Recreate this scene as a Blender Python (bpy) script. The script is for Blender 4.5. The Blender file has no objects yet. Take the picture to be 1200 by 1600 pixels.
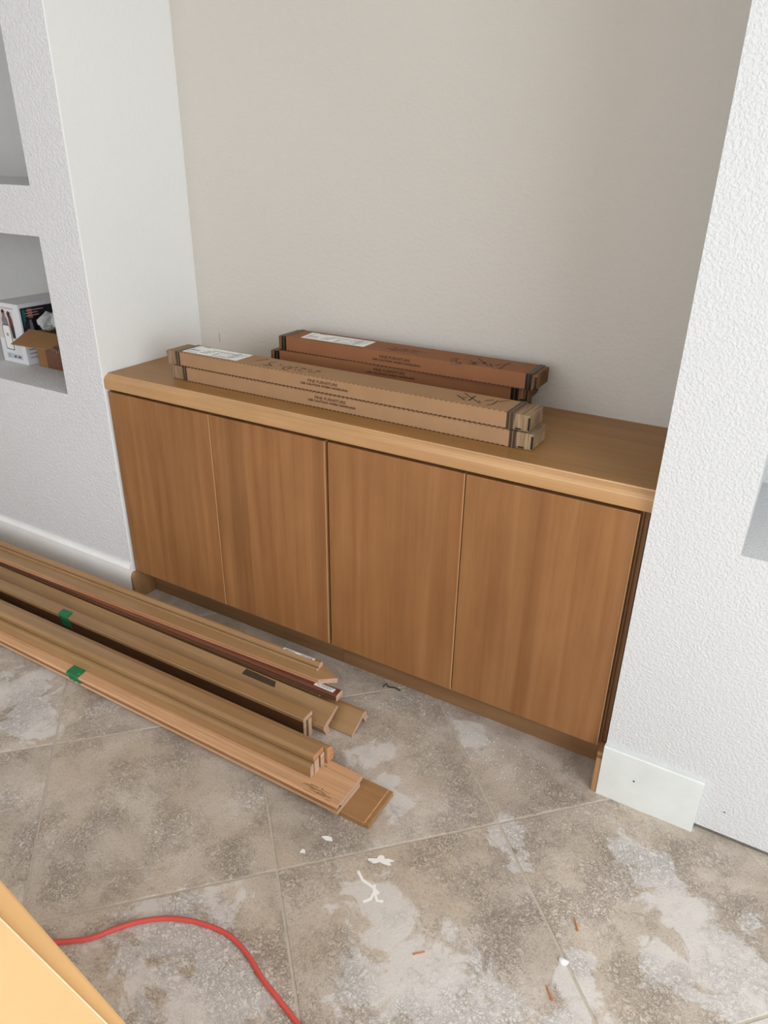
import bpy, bmesh, math, random
from mathutils import Vector, Matrix, noise as mnoise
random.seed(7)
scene = bpy.context.scene
COL = scene.collection

# ------------------------------------------------------------------ camera
cam_d = bpy.data.cameras.new('camera')
cam = bpy.data.objects.new('camera', cam_d)
COL.objects.link(cam)
CR = Vector((0.86233, 0.50614, 0.01444)); CU = Vector((-0.23396, 0.37299, 0.89785)); CF = Vector((-0.44905, 0.77762, -0.44006))
m = Matrix((CR, CU, -CF)).transposed().to_4x4()
m.translation = (1.78277, -1.39336, 1.37537)
cam.matrix_world = m
cam_d.sensor_fit = 'VERTICAL'; cam_d.sensor_height = 24.0
cam_d.lens = 1138.15 / 1600.0 * 24.0
cam_d.clip_start = 0.02
scene.camera = cam

# ------------------------------------------------------------------ world, lights, exposure
scene.view_settings.view_transform = 'Standard'
scene.view_settings.look = 'None'
scene.view_settings.gamma = 1.0
scene.view_settings.use_curve_mapping = False
scene.view_settings.exposure = 0.0
w = bpy.data.worlds.new('world'); scene.world = w; w.use_nodes = True
bg = w.node_tree.nodes['Background']
bg.inputs['Color'].default_value = (0.80, 0.88, 1.0, 1); bg.inputs['Strength'].default_value = 1.2

def area(name, loc, aim, sx, sy, power, col):
    l = bpy.data.lights.new(name, 'AREA'); l.shape = 'RECTANGLE'; l.size = sx; l.size_y = sy
    l.energy = power; l.color = col
    o = bpy.data.objects.new(name, l); COL.objects.link(o)
    o.location = loc
    o.rotation_euler = (Vector(aim) - Vector(loc)).to_track_quat('-Z', 'Z').to_euler()
    return o
# daylight through the big glazed opening in the right-hand wall and the one behind
area('window_daylight', (3.72, -1.75, 1.45), (0, -1.75, .35), 2.1, 2.1, 72, (0.93, 0.97, 1.0))
area('rear_window_daylight', (0.8, -3.72, 1.45), (0.8, 0, .55), 2.6, 2.0, 42, (0.97, 0.98, 1.0))

# ------------------------------------------------------------------ helpers
def nm(o, label=None, cat=None, group=None, kind=None):
    if label: o['label'] = label
    if cat: o['category'] = cat
    if group: o['group'] = group
    if kind: o['kind'] = kind
    return o

def wloc(o):
    p = Vector((0, 0, 0))
    while o: p += o.location; o = o.parent
    return p

def root(name, loc, label, cat, group=None):
    o = bpy.data.objects.new(name, None); COL.objects.link(o); o.location = loc
    o.empty_display_size = 0.05
    return nm(o, label, cat, group)

def obj(name, bm, mats, parent=None, smooth=False):
    """world-space bmesh -> mesh object whose origin is at its base (or its parent's)"""
    bmesh.ops.recalc_face_normals(bm, faces=bm.faces)
    if parent is None:
        xs = [v.co.x for v in bm.verts]; ys = [v.co.y for v in bm.verts]; zs = [v.co.z for v in bm.verts]
        org = Vector(((min(xs)+max(xs))/2, (min(ys)+max(ys))/2, min(zs)))
        off = org
    else:
        org = Vector((0, 0, 0)); off = wloc(parent)
    for v in bm.verts: v.co -= off
    me = bpy.data.meshes.new(name); bm.to_mesh(me); bm.free()
    if not isinstance(mats, (list, tuple)): mats = [mats]
    for x in mats: me.materials.append(x)
    if smooth:
        for p in me.polygons: p.use_smooth = True
    o = bpy.data.objects.new(name, me); COL.objects.link(o)
    if parent is None: o.location = org
    else: o.parent = parent
    return o

def box(bm, x0, x1, y0, y1, z0, z1, bev=0.0, mi=0, seg=2):
    r = bmesh.ops.create_cube(bm, size=1.0)
    vs = r['verts']
    for v in vs:
        v.co = Vector((x0+(v.co.x+.5)*(x1-x0), y0+(v.co.y+.5)*(y1-y0), z0+(v.co.z+.5)*(z1-z0)))
    fs = set(f for v in vs for f in v.link_faces)
    for f in fs: f.material_index = mi
    if bev > 0:
        es = list(set(e for v in vs for e in v.link_edges))
        rr = bmesh.ops.bevel(bm, geom=es, offset=bev, segments=seg, profile=.6, affect='EDGES')
        for f in rr['faces']: f.material_index = mi
        vs = [v for v in rr['verts']]
    return vs

def bxo(name, mat, parent, x0, x1, y0, y1, z0, z1, bev=0.0):
    bm = bmesh.new(); box(bm, x0, x1, y0, y1, z0, z1, bev); return obj(name, bm, mat, parent)

def rot_about(bm, c, ang):
    M = Matrix.Rotation(ang, 3, 'Z'); c = Vector(c)
    for v in bm.verts: v.co = M @ (v.co - c) + c

def extrude_x(bm, prof, x0, x1, slope=0.0, mi=0, end_mi=None, idx=None, cuts=None):
    """extrude a (y,z) profile along x; y drifts by slope*(x-x1); returns ring list"""
    xs = cuts or [x0, x1]
    rings = []
    for x in xs:
        rings.append([bm.verts.new((x, y + slope*(x-x1), z)) for y, z in prof])
    n = len(prof)
    for a, b in zip(rings, rings[1:]):
        for i in range(n):
            f = bm.faces.new((a[i], a[(i+1) % n], b[(i+1) % n], b[i]))
            f.material_index = idx[i] if idx else mi
    e = end_mi if end_mi is not None else mi
    for r in (rings[0], rings[-1]):
        f = bm.faces.new(r); f.material_index = e
    return rings

def tube(bm, pts, r, n=10, mi=0):
    rings = []
    for i, p in enumerate(pts):
        a = pts[max(0, i-1)]; b = pts[min(len(pts)-1, i+1)]
        t = (b-a).normalized()
        s = t.cross(Vector((0, 0, 1))).normalized() if abs(t.z) < .95 else t.cross(Vector((1, 0, 0))).normalized()
        u = s.cross(t).normalized()
        rr = r[i] if isinstance(r, list) else r
        rings.append([bm.verts.new(p + s*rr*math.cos(2*math.pi*k/n) + u*rr*math.sin(2*math.pi*k/n)) for k in range(n)])
    for a, b in zip(rings, rings[1:]):
        for k in range(n):
            f = bm.faces.new((a[k], a[(k+1) % n], b[(k+1) % n], b[k])); f.material_index = mi; f.smooth = True
    bm.faces.new(rings[0]).material_index = mi; bm.faces.new(rings[-1]).material_index = mi

def catmull(P, sub=8):
    P = [Vector(p) for p in P]; out = []
    Q = [P[0]*2-P[1]] + P + [P[-1]*2-P[-2]]
    for i in range(1, len(Q)-2):
        a, b, c, d = Q[i-1:i+3]
        for k in range(sub):
            t = k/sub
            out.append(.5*((2*b)+(c-a)*t+(2*a-5*b+4*c-d)*t*t+(3*b-a-3*c+d)*t**3))
    out.append(P[-1]); return out

def ribbon(bm, pts, width, up=Vector((0, 0, 1)), th=.0002, mi=0):
    pts = [Vector(p) for p in pts]
    L = []
    for i, p in enumerate(pts):
        a = pts[max(0, i-1)]; b = pts[min(len(pts)-1, i+1)]
        s = (b-a).normalized().cross(up).normalized()*width/2
        L.append([bm.verts.new(q) for q in (p+s, p-s, p-s+up*th, p+s+up*th)])
    for a, b in zip(L, L[1:]):
        for k in range(4):
            bm.faces.new((a[k], a[(k+1) % 4], b[(k+1) % 4], b[k])).material_index = mi
    bm.faces.new(L[0]).material_index = mi; bm.faces.new(L[-1]).material_index = mi

def plate(bm, poly, z, th, mi=0):
    """flat polygon (x,y) at height z with thickness th"""
    a = [bm.verts.new((x, y, z)) for x, y in poly]; b = [bm.verts.new((x, y, z+th)) for x, y in poly]
    n = len(poly)
    bm.faces.new(a).material_index = mi; bm.faces.new(b).material_index = mi
    for i in range(n): bm.faces.new((a[i], a[(i+1) % n], b[(i+1) % n], b[i])).material_index = mi

def quadplate(bm, quad, th, mi=0):
    q = [Vector(p) for p in quad]
    nrm = (q[1]-q[0]).cross(q[-1]-q[0]).normalized()*th
    a = [bm.verts.new(p) for p in q]; b = [bm.verts.new(p+nrm) for p in q]
    bm.faces.new(a).material_index = mi; bm.faces.new(b).material_index = mi
    for i in range(len(q)):
        j = (i+1) % len(q); bm.faces.new((a[i], a[j], b[j], b[i])).material_index = mi

def text_mesh(body, size, width=None, spacing=1.0, offset=0.0):
    cu = bpy.data.curves.new('t', 'FONT'); cu.body = body; cu.size = size; cu.align_x = 'CENTER'; cu.space_character = spacing
    cu.extrude = 0.00008; cu.offset = offset; cu.resolution_u = 3
    o = bpy.data.objects.new('t', cu); COL.objects.link(o)
    bpy.context.view_layer.update()
    me = bpy.data.meshes.new_from_object(o.evaluated_get(bpy.context.evaluated_depsgraph_get()))
    bm = bmesh.new(); bm.from_mesh(me)
    bpy.data.objects.remove(o); bpy.data.curves.remove(cu); bpy.data.meshes.remove(me)
    if width:
        xs = [v.co.x for v in bm.verts]; s = width/(max(xs)-min(xs)); c = (max(xs)+min(xs))/2
        for v in bm.verts: v.co.x = (v.co.x-c)*s
    return bm

# ------------------------------------------------------------------ materials
def mat(name, col=(.5, .5, .5), rough=.6, spec=.5):
    m = bpy.data.materials.new(name); m.use_nodes = True
    b = m.node_tree.nodes['Principled BSDF']
    b.inputs['Base Color'].default_value = (*col, 1); b.inputs['Roughness'].default_value = rough
    b.inputs['Specular IOR Level'].default_value = spec
    return m, m.node_tree, b

def N(nt, t, **kw):
    n = nt.nodes.new(t)
    for k, v in kw.items():
        if k.startswith('i_'):
            key = k[2:]; key = int(key) if key.isdigit() else key.replace('_', ' ')
            n.inputs[key].default_value = v
        else: setattr(n, k, v)
    return n

def lk(nt, a, b): nt.links.new(a, b)

def mapped(nt, scale, rnd=0.0, world=False):
    if world:
        g = N(nt, 'ShaderNodeNewGeometry'); src = g.outputs['Position']
    else:
        g = N(nt, 'ShaderNodeTexCoord'); src = g.outputs['Object']
    if rnd:
        oi = N(nt, 'ShaderNodeObjectInfo')
        mu = N(nt, 'ShaderNodeMath', operation='MULTIPLY', i_1=rnd); lk(nt, oi.outputs['Random'], mu.inputs[0])
        ad = N(nt, 'ShaderNodeVectorMath', operation='ADD'); lk(nt, src, ad.inputs[0]); lk(nt, mu.outputs[0], ad.inputs[1]); src = ad.outputs[0]
    mp = N(nt, 'ShaderNodeMapping'); mp.inputs['Scale'].default_value = scale; lk(nt, src, mp.inputs['Vector'])
    return mp.outputs[0]

def ramp(nt, fac, stops):
    r = N(nt, 'ShaderNodeValToRGB'); e = r.color_ramp.elements
    while len(e) < len(stops): e.new(.5)
    for k, (p, c) in enumerate(stops):
        e[k].position = p; e[k].color = (*c, 1) if len(c) == 3 else c
    lk(nt, fac, r.inputs[0]); return r.outputs[0]

def mix(nt, fac, a, b, mode='MIX'):
    x = N(nt, 'ShaderNodeMix', data_type='RGBA', blend_type=mode)
    for s, v in ((0, fac), (6, a), (7, b)):
        if hasattr(v, 'is_output'): lk(nt, v, x.inputs[s])
        else: x.inputs[s].default_value = (*v, 1) if isinstance(v, tuple) and len(v) == 3 else v
    return x.outputs[2]

def bump(nt, b, h, strength=.3, dist=.002, prev=None):
    bp = N(nt, 'ShaderNodeBump', i_Strength=strength, i_Distance=dist); lk(nt, h, bp.inputs['Height'])
    if prev is not None: lk(nt, prev, bp.inputs['Normal'])
    lk(nt, bp.outputs[0], b.inputs['Normal']); return bp.outputs[0]

def srgb(r, g, b):
    f = lambda c: ((c/255+.055)/1.055)**2.4 if c > 10 else c/255/12.92
    return (f(r), f(g), f(b))

def wood_mat(name, dark, light, axis='x', rough=.42, bands=0.0, fine=.5, spec=.4, knots=False):
    """stained timber: long low-frequency figure, fine fibres and optional veneer bands"""
    m, nt, b = mat(name, rough=rough, spec=spec)
    sc = {'x': ((1.1, 26, 26), (4, 260, 260)), 'z': ((26, 26, 1.1), (260, 260, 4)), 'y': ((26, 1.1, 26), (260, 4, 260))}[axis]
    v1 = mapped(nt, sc[0], 9.7); v2 = mapped(nt, sc[1], 5.1)
    n1 = N(nt, 'ShaderNodeTexNoise', i_Scale=1.0, i_Detail=4.0, i_Roughness=.55, i_Distortion=.6); lk(nt, v1, n1.inputs['Vector'])
    n2 = N(nt, 'ShaderNodeTexNoise', i_Scale=1.0, i_Detail=3.0, i_Roughness=.6); lk(nt, v2, n2.inputs['Vector'])
    c1 = ramp(nt, n1.outputs[0], [(.28, dark), (.72, light)])
    f = ramp(nt, n2.outputs[0], [(.3, (1-fine*.28,)*3), (.7, (1+0*fine,)*3)])
    c = mix(nt, 1.0, c1, f, 'MULTIPLY')
    # blotchy stain uptake
    v3 = mapped(nt, (6, 6, 3.5) if axis == 'z' else (3.5, 6, 6), 3.3)
    n3 = N(nt, 'ShaderNodeTexNoise', i_Scale=1.3, i_Detail=5.0, i_Roughness=.6); lk(nt, v3, n3.inputs['Vector'])
    c = mix(nt, 1.0, c, ramp(nt, n3.outputs[0], [(.3, (.86, .85, .84)), (.7, (1, 1, 1))]), 'MULTIPLY')
    if bands:
        v4 = mapped(nt, (1, 0, 0) if axis == 'z' else (0, 1, 0), 4.4)
        vo = N(nt, 'ShaderNodeTexVoronoi', voronoi_dimensions='1D', i_Scale=9.0)
        sx = N(nt, 'ShaderNodeSeparateXYZ'); lk(nt, v4, sx.inputs[0]); lk(nt, sx.outputs[0 if axis == 'z' else 1], vo.inputs['W'])
        bw = N(nt, 'ShaderNodeRGBToBW'); lk(nt, vo.outputs['Color'], bw.inputs[0])
        c = mix(nt, 1.0, c, ramp(nt, bw.outputs[0], [(.1, (1-bands,)*3), (.9, (1, 1, 1))]), 'MULTIPLY')
    lk(nt, c, b.inputs['Base Color'])
    bump(nt, b, n2.outputs[0], .12, .0006)
    return m

def plain(name, col, rough=.6, var=.06, scale=30, spec=.4, bmp=0.0, bscale=200):
    m, nt, b = mat(name, rough=rough, spec=spec)
    v = mapped(nt, (scale,)*3, 2.0)
    n = N(nt, 'ShaderNodeTexNoise', i_Scale=1.0, i_Detail=4.0); lk(nt, v, n.inputs['Vector'])
    c = ramp(nt, n.outputs[0], [(.3, tuple(x*(1-var) for x in col)), (.7, tuple(min(1, x*(1+var)) for x in col))])
    lk(nt, c, b.inputs['Base Color'])
    if bmp:
        v2 = mapped(nt, (bscale,)*3); n2 = N(nt, 'ShaderNodeTexNoise', i_Scale=1.0, i_Detail=3.0); lk(nt, v2, n2.inputs['Vector'])
        bump(nt, b, n2.outputs[0], bmp, .001)
    return m

def wall_mat(name, col, strength, dist=.0016, scale=115, rough=.75):
    """painted drywall with a knock-down / orange-peel spray texture"""
    m, nt, b = mat(name, col, rough, .35)
    v = mapped(nt, (scale,)*3, 0, True)
    n = N(nt, 'ShaderNodeTexNoise', i_Scale=1.0, i_Detail=2.5, i_Roughness=.5, i_Distortion=.4); lk(nt, v, n.inputs['Vector'])
    r = ramp(nt, n.outputs[0], [(.38, (0, 0, 0)), (.62, (1, 1, 1))])
    v2 = mapped(nt, (2.2,)*3, 0, True)
    n2 = N(nt, 'ShaderNodeTexNoise', i_Scale=1.0, i_Detail=3.0); lk(nt, v2, n2.inputs['Vector'])
    c = ramp(nt, n2.outputs[0], [(.3, tuple(x*.975 for x in col)), (.7, col)])
    lk(nt, c, b.inputs['Base Color'])
    bump(nt, b, r, strength, dist)
    return m

WALLC_BOUNCE = (.58, .545, .49)  # dim warm bounce light of the alcove put into the wall colour
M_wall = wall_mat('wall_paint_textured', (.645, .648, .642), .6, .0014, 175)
M_wall_soft = wall_mat('wall_paint_light_texture', WALLC_BOUNCE, .30, .0012, 90)
M_wall_l = wall_mat('wall_paint_left_pier', (.70, .698, .698), .7, .0016, 135)
M_ceil = wall_mat('ceiling_paint', (.86, .84, .80), .3)
M_white = plain('white_gloss_paint', (.90, .885, .86), .35, .03, 12)
M_white_old = plain('white_trim_board_paint', (.70, .72, .69), .4, .05, 14)
M_caulk = plain('white_corner_bead', (.86, .87, .88), .4, .02)

M_door = wood_mat('stained_maple_door', srgb(150, 100, 58), srgb(174, 124, 78), 'z', .38, .22, .25)
M_band = wood_mat('door_edge_band', srgb(190, 140, 95), srgb(214, 168, 122), 'z', .4, 0, .3)
M_carc = wood_mat('cabinet_carcass', srgb(116, 80, 48), srgb(142, 102, 64), 'z', .5)
M_kick = wood_mat('toe_kick_board', srgb(134, 100, 66), srgb(158, 120, 82), 'x', .55)
M_kickend = wood_mat('toe_kick_return', srgb(150, 112, 72), srgb(184, 142, 98), 'z', .5)
M_top = wood_mat('countertop_veneer', srgb(150, 108, 62), srgb(170, 126, 76), 'x', .42, .05, .2, .3)
M_nose = wood_mat('countertop_nosing', srgb(182, 138, 92), srgb(206, 162, 114), 'x', .30, 0, .3, .55)

M_b_brown = wood_mat('stained_moulding', srgb(158, 122, 82), srgb(182, 145, 102), 'x', .36, 0, .4)
M_b_red = wood_mat('reddish_moulding', srgb(96, 52, 34), srgb(134, 78, 56), 'x', .4)
M_b_shade = wood_mat('shaded_brown_face', srgb(74, 46, 24), srgb(110, 72, 40), 'x', .5)  # tall face's shadow and the dark gaps and grooves put into the colour
M_b_pale = wood_mat('raw_timber_back', srgb(214, 162, 118), srgb(238, 192, 148), 'x', .6, 0, .9)
M_b_or = wood_mat('raw_orange_edge', srgb(196, 138, 96), srgb(222, 168, 124), 'x', .6, 0, .9)
M_end = wood_mat('raw_end_grain', srgb(196, 152, 124), srgb(232, 200, 176), 'y', .75, 0, .9)
M_flat = wood_mat('amber_flat_board', srgb(158, 118, 76), srgb(178, 136, 90), 'x', .4, 0, .4)
M_slot = plain('dark_mortise', srgb(66, 50, 34), .7, .15, 60)

M_card = plain('tan_cardboard', srgb(160, 125, 92), .8, .05, 18, .2, .15, 160)
M_card2 = plain('brown_cardboard', srgb(138, 91, 60), .75, .05, 18, .25, .15, 160)
def corrugated(name, a, c):
    m, nt, b = mat(name, rough=.85, spec=.2)
    v = mapped(nt, (230, 12, 12), 1.0); n = N(nt, 'ShaderNodeTexNoise', i_Scale=1.0, i_Detail=2.0); lk(nt, v, n.inputs['Vector'])
    lk(nt, ramp(nt, n.outputs[0], [(.35, a), (.65, c)]), b.inputs['Base Color']); bump(nt, b, n.outputs[0], .5, .0012); return m
M_cap = corrugated('corrugated_cap_grey', srgb(116, 94, 70), srgb(158, 132, 102))
M_cap2 = corrugated('corrugated_cap_brown', srgb(92, 62, 40), srgb(136, 100, 70))
M_perf = plain('perforated_edge_brown', srgb(128, 92, 60), .9)  # darker brown dashes along the cartons' upper front edges
M_strap = plain('dark_strapping_tape', srgb(62, 46, 34), .35)
M_strap2 = plain('black_strapping_tape', srgb(26, 20, 16), .3)
M_ink = plain('printed_ink', srgb(66, 40, 24), .8, .1)
M_pen = plain('marker_ink', srgb(58, 46, 40), .7, .1)
M_label = plain('white_label_paper', srgb(232, 232, 228), .6, .02)
M_grey = plain('grey_print', srgb(120, 122, 126), .7, .1)
M_lgrey = plain('light_grey_print', srgb(186, 188, 192), .7, .1)
M_green = plain('green_painters_tape', srgb(70, 165, 108), .55, .12, 60)
M_cord = plain('red_cord_jacket', srgb(214, 88, 80), .42, .06, 20)
M_bigcard = plain('bright_cardboard', srgb(246, 206, 150), .85, .04, 9, .15, .1, 120)
M_bigcard2 = plain('cardboard_flap', srgb(232, 184, 126), .85, .04, 9, .15, .1, 120)
M_blackwire = plain('black_wire', srgb(40, 36, 34), .5)
M_chip = plain('white_plaster', srgb(240, 238, 234), .7, .04)
M_splinter = plain('splinter_wood', srgb(196, 120, 66), .7, .1)
M_scuff = plain('scuff_mark', srgb(120, 108, 96), .8)

def dust_mat():
    m, nt, b = mat('plaster_smear', srgb(246, 243, 238), .9, .2)
    return m
M_smear = dust_mat()

def tile_mat():
    m, nt, b = mat('travertine_look_tile', rough=.55, spec=.35)
    p = mapped(nt, (1, 1, 1), 7.0, True)
    pw = mapped(nt, (1, 1, 1), 0, True)
    def nz(vec, s, d, r=.55, dist=0.0):
        n = N(nt, 'ShaderNodeTexNoise', i_Scale=s, i_Detail=d, i_Roughness=r, i_Distortion=dist); lk(nt, vec, n.inputs['Vector']); return n.outputs[0]
    a = nz(p, 4.2, 9, .68, .7)
    c = ramp(nt, a, [(.30, srgb(172, 158, 143)), (.44, srgb(187, 174, 160)), (.54, srgb(199, 187, 174)), (.62, srgb(209, 199, 188)), (.75, srgb(215, 207, 198))])
    g = nz(p, 2.2, 4, .6, .4)
    c = mix(nt, ramp(nt, g, [(.46, (0, 0, 0)), (.62, (.5,)*3)]), c, srgb(200, 182, 160))
    # crunchy worm-eaten relief: ridged fine noise in patches
    f = nz(p, 100, 4, .7, 1.1)
    rd = N(nt, 'ShaderNodeMath', operation='ABSOLUTE'); sb = N(nt, 'ShaderNodeMath', operation='SUBTRACT', i_1=.5); lk(nt, f, sb.inputs[0]); lk(nt, sb.outputs[0], rd.inputs[0])
    ridge = ramp(nt, rd.outputs[0], [(.0, (0, 0, 0)), (.07, (1, 1, 1))])
    gate = ramp(nt, nz(p, 7, 5, .65), [(.44, (.12,)*3), (.60, (1, 1, 1))])
    c = mix(nt, gate, c, mix(nt, 1.0, c, ramp(nt, rd.outputs[0], [(.0, (.66, .64, .62)), (.03, (.93, .925, .92)), (.10, (1.07, 1.07, 1.07))]), 'MULTIPLY'))
    g2 = nz(p, 210, 3, .7)
    c = mix(nt, 1.0, c, ramp(nt, g2, [(.34, (.76, .75, .74)), (.46, (.99, .99, .99)), (.7, (1.08, 1.08, 1.08))]), 'MULTIPLY')
    vo = N(nt, 'ShaderNodeTexVoronoi', i_Scale=105.0); lk(nt, p, vo.inputs['Vector'])
    vg = ramp(nt, nz(p, 22, 2), [(.5, (0, 0, 0)), (.6, (1, 1, 1))])
    c = mix(nt, vg, c, mix(nt, 1.0, c, ramp(nt, vo.outputs['Distance'], [(.08, (.66, .64, .62)), (.2, (1, 1, 1))]), 'MULTIPLY'))
    # sanding-dust haze and worn polish trodden into the floor: patches with places of their own
    tot = None
    for (x, y, r) in ((1.27, -.54, .06), (1.33, -.575, .07), (1.40, -.61, .08), (1.48, -.65, .10), (1.56, -.70, .09), (1.34, -.68, .05),
                      (1.70, -.16, .05), (1.76, -.19, .06), (1.84, -.235, .07), (1.91, -.29, .085), (1.98, -.34, .08), (2.05, -.42, .08), (1.84, -.36, .05),
                      (1.68, -.47, .045), (1.72, -.56, .05), (1.45, -.25, .045), (1.50, -.29, .03), (.09, -.50, .10), (.19, -.56, .08), (.0, -.64, .10),
                      (1.07, -.20, .05), (1.14, -.27, .05), (1.20, -.30, .045), (.98, -.82, .11), (1.12, -.86, .10), (1.24, .03, .035), (1.27, -.02, .035)):
        d = N(nt, 'ShaderNodeVectorMath', operation='DISTANCE'); lk(nt, pw, d.inputs[0]); d.inputs[1].default_value = (x, y, 0)
        q = N(nt, 'ShaderNodeMapRange', i_1=0.0, i_2=r*1.9, i_3=1.0, i_4=0.0); lk(nt, d.outputs['Value'], q.inputs[0])
        if tot is None: tot = q.outputs[0]
        else:
            mx = N(nt, 'ShaderNodeMath', operation='MAXIMUM'); lk(nt, tot, mx.inputs[0]); lk(nt, q.outputs[0], mx.inputs[1]); tot = mx.outputs[0]
    ns = nz(pw, 11, 7, .66, .8)
    n2 = N(nt, 'ShaderNodeMath', operation='MULTIPLY', i_1=2.6); lk(nt, ns, n2.inputs[0])
    ad = N(nt, 'ShaderNodeMath', operation='ADD'); lk(nt, tot, ad.inputs[0]); lk(nt, n2.outputs[0], ad.inputs[1])
    sc_ = N(nt, 'ShaderNodeMath', operation='MULTIPLY', i_1=.3); lk(nt, ad.outputs[0], sc_.inputs[0])
    mk = ramp(nt, sc_.outputs[0], [(.515, (0, 0, 0)), (.56, (.62,)*3)])
    c = mix(nt, mk, c, srgb(224, 220, 216))
    lk(nt, c, b.inputs['Base Color'])
    h = mix(nt, gate, (.75, .75, .75), ridge)
    h2 = mix(nt, .35, h, g2)
    bump(nt, b, h2, .8, .0022)
    return m
M_tile = tile_mat()
M_grout = plain('grout', srgb(190, 179, 164), .9, .08, 60, .2, .2, 300)

# ------------------------------------------------------------------ room shell
W = 1.5928; YB = .435; YL = .012; YR = -.007; ZC = 2.62
RX0, RX1, RY0 = -2.2, 3.6, -3.6
bm = bmesh.new(); box(bm, RX0-.1, RX1+.1, RY0-.1, .6, -.06, -.0014)
floor = nm(obj('floor', bm, M_grout), kind='structure')

def clip(poly, x0, x1, y0, y1):
    def cut(P, f):
        out = []
        for i in range(len(P)):
            a, b = P[i], P[(i+1) % len(P)]; fa, fb = f(a), f(b)
            if fa >= 0: out.append(a)
            if fa*fb < 0:
                t = fa/(fa-fb); out.append((a[0]+(b[0]-a[0])*t, a[1]+(b[1]-a[1])*t))
        return out
    for f in (lambda p: p[0]-x0, lambda p: x1-p[0], lambda p: p[1]-y0, lambda p: y1-p[1]):
        poly = cut(poly, f)
        if len(poly) < 3: return []
    return poly
TS, TA, TX, TY, G = .508, .78713, 1.42457, -.22444, .0028
u = (math.cos(TA), math.sin(TA)); v = (-u[1], u[0])
for i in range(-14, 12):
    for j in range(-14, 12):
        P = []
        for a, b_ in ((0, 0), (1, 0), (1, 1), (0, 1)):
            s = i+a; t = j+b_
            gx = G if a == 0 else -G; gy = G if b_ == 0 else -G
            P.append((TX+u[0]*(s*TS+gx)+v[0]*(t*TS+gy), TY+u[1]*(s*TS+gx)+v[1]*(t*TS+gy)))
        Q = clip(P, RX0, RX1, RY0, .435)
        if len(Q) < 3: continue
        ar = abs(sum(Q[k][0]*Q[(k+1) % len(Q)][1]-Q[(k+1) % len(Q)][0]*Q[k][1] for k in range(len(Q))))/2
        if ar < .003: continue
        bm = bmesh.new()
        top = [bm.verts.new((x, y, 0)) for x, y in Q]; bot = [bm.verts.new((x, y, -.004)) for x, y in Q]
        tf = bm.faces.new(top)
        for k in range(len(Q)):
            bm.faces.new((top[k], bot[k], bot[(k+1) % len(Q)], top[(k+1) % len(Q)]))
        bm.normal_update()
        bmesh.ops.bevel(bm, geom=list(tf.edges), offset=.0014, segments=2, profile=.6, affect='EDGES')
        obj('tile', bm, M_tile, floor)

def wall(name, boxes, m, parent=None):
    bm = bmesh.new()
    for b_ in boxes: box(bm, *b_)
    return nm(obj(name, bm, m), kind='structure')
# alcove back wall
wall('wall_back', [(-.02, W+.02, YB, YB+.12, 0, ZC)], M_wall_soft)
# left pier with its two display niches; the return into the alcove is a smooth strip of its own
NX0, NX1, NY = -1.5, -.175, .46
M_niche_shade = plain('niche_shaded_paint', (.62, .62, .61), .7, .02)  # darker copy of the wall paint: shade of niche back and jambs in the colour
bm = bmesh.new()
for b_ in ((RX0, NX0, YL, NY, 0, ZC), (NX1, -.004, YL, NY, 0, ZC), (NX0, NX1, YL, NY, 0, .69), (NX0, NX1, YL, NY, 1.153, 1.285), (NX0, NX1, YL, NY, 1.95, ZC)):
    box(bm, *b_)
box(bm, RX0, -.004, NY, NY+.1, 0, ZC)
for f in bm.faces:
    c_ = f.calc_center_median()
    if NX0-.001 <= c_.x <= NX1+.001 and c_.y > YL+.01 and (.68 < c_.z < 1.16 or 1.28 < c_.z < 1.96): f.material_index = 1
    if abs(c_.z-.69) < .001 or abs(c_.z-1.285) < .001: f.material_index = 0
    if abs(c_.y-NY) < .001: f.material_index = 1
nm(obj('wall_left', bm, [M_wall_l, M_niche_shade]), kind='structure')
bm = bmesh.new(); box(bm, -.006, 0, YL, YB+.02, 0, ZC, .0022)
nm(obj('wall_left_return', bm, wall_mat('return_wall_lit_paint', (.79, .795, .77), .2, .001, 85)), kind='structure')  # lighter copy of the wall paint, the return's stronger daylight put into it
# right pier with a niche near the frame edge
RNX0, RNX1 = 1.765, 2.55
bm = bmesh.new()
zb = .017
for b_ in ((W, RNX0, YR, .5, zb, ZC), (RNX1, RX1, YR, .5, zb, ZC), (RNX0, RNX1, YR, .5, zb, .703), (RNX0, RNX1, YR, .5, 1.165, 1.30), (RNX0, RNX1, YR, .5, 1.95, ZC), (RNX0, RNX1, .40, .5, .69, 1.96)):
    box(bm, *b_)
nm(obj('wall_right', bm, M_wall), kind='structure')
bm = bmesh.new(); box(bm, W+.006, RX1, YR+.009, .4, 0, zb)
nm(obj('trim_1', bm, plain('gap_filler_grey', srgb(112, 106, 98), .9, .2, 80)), kind='structure')
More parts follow.
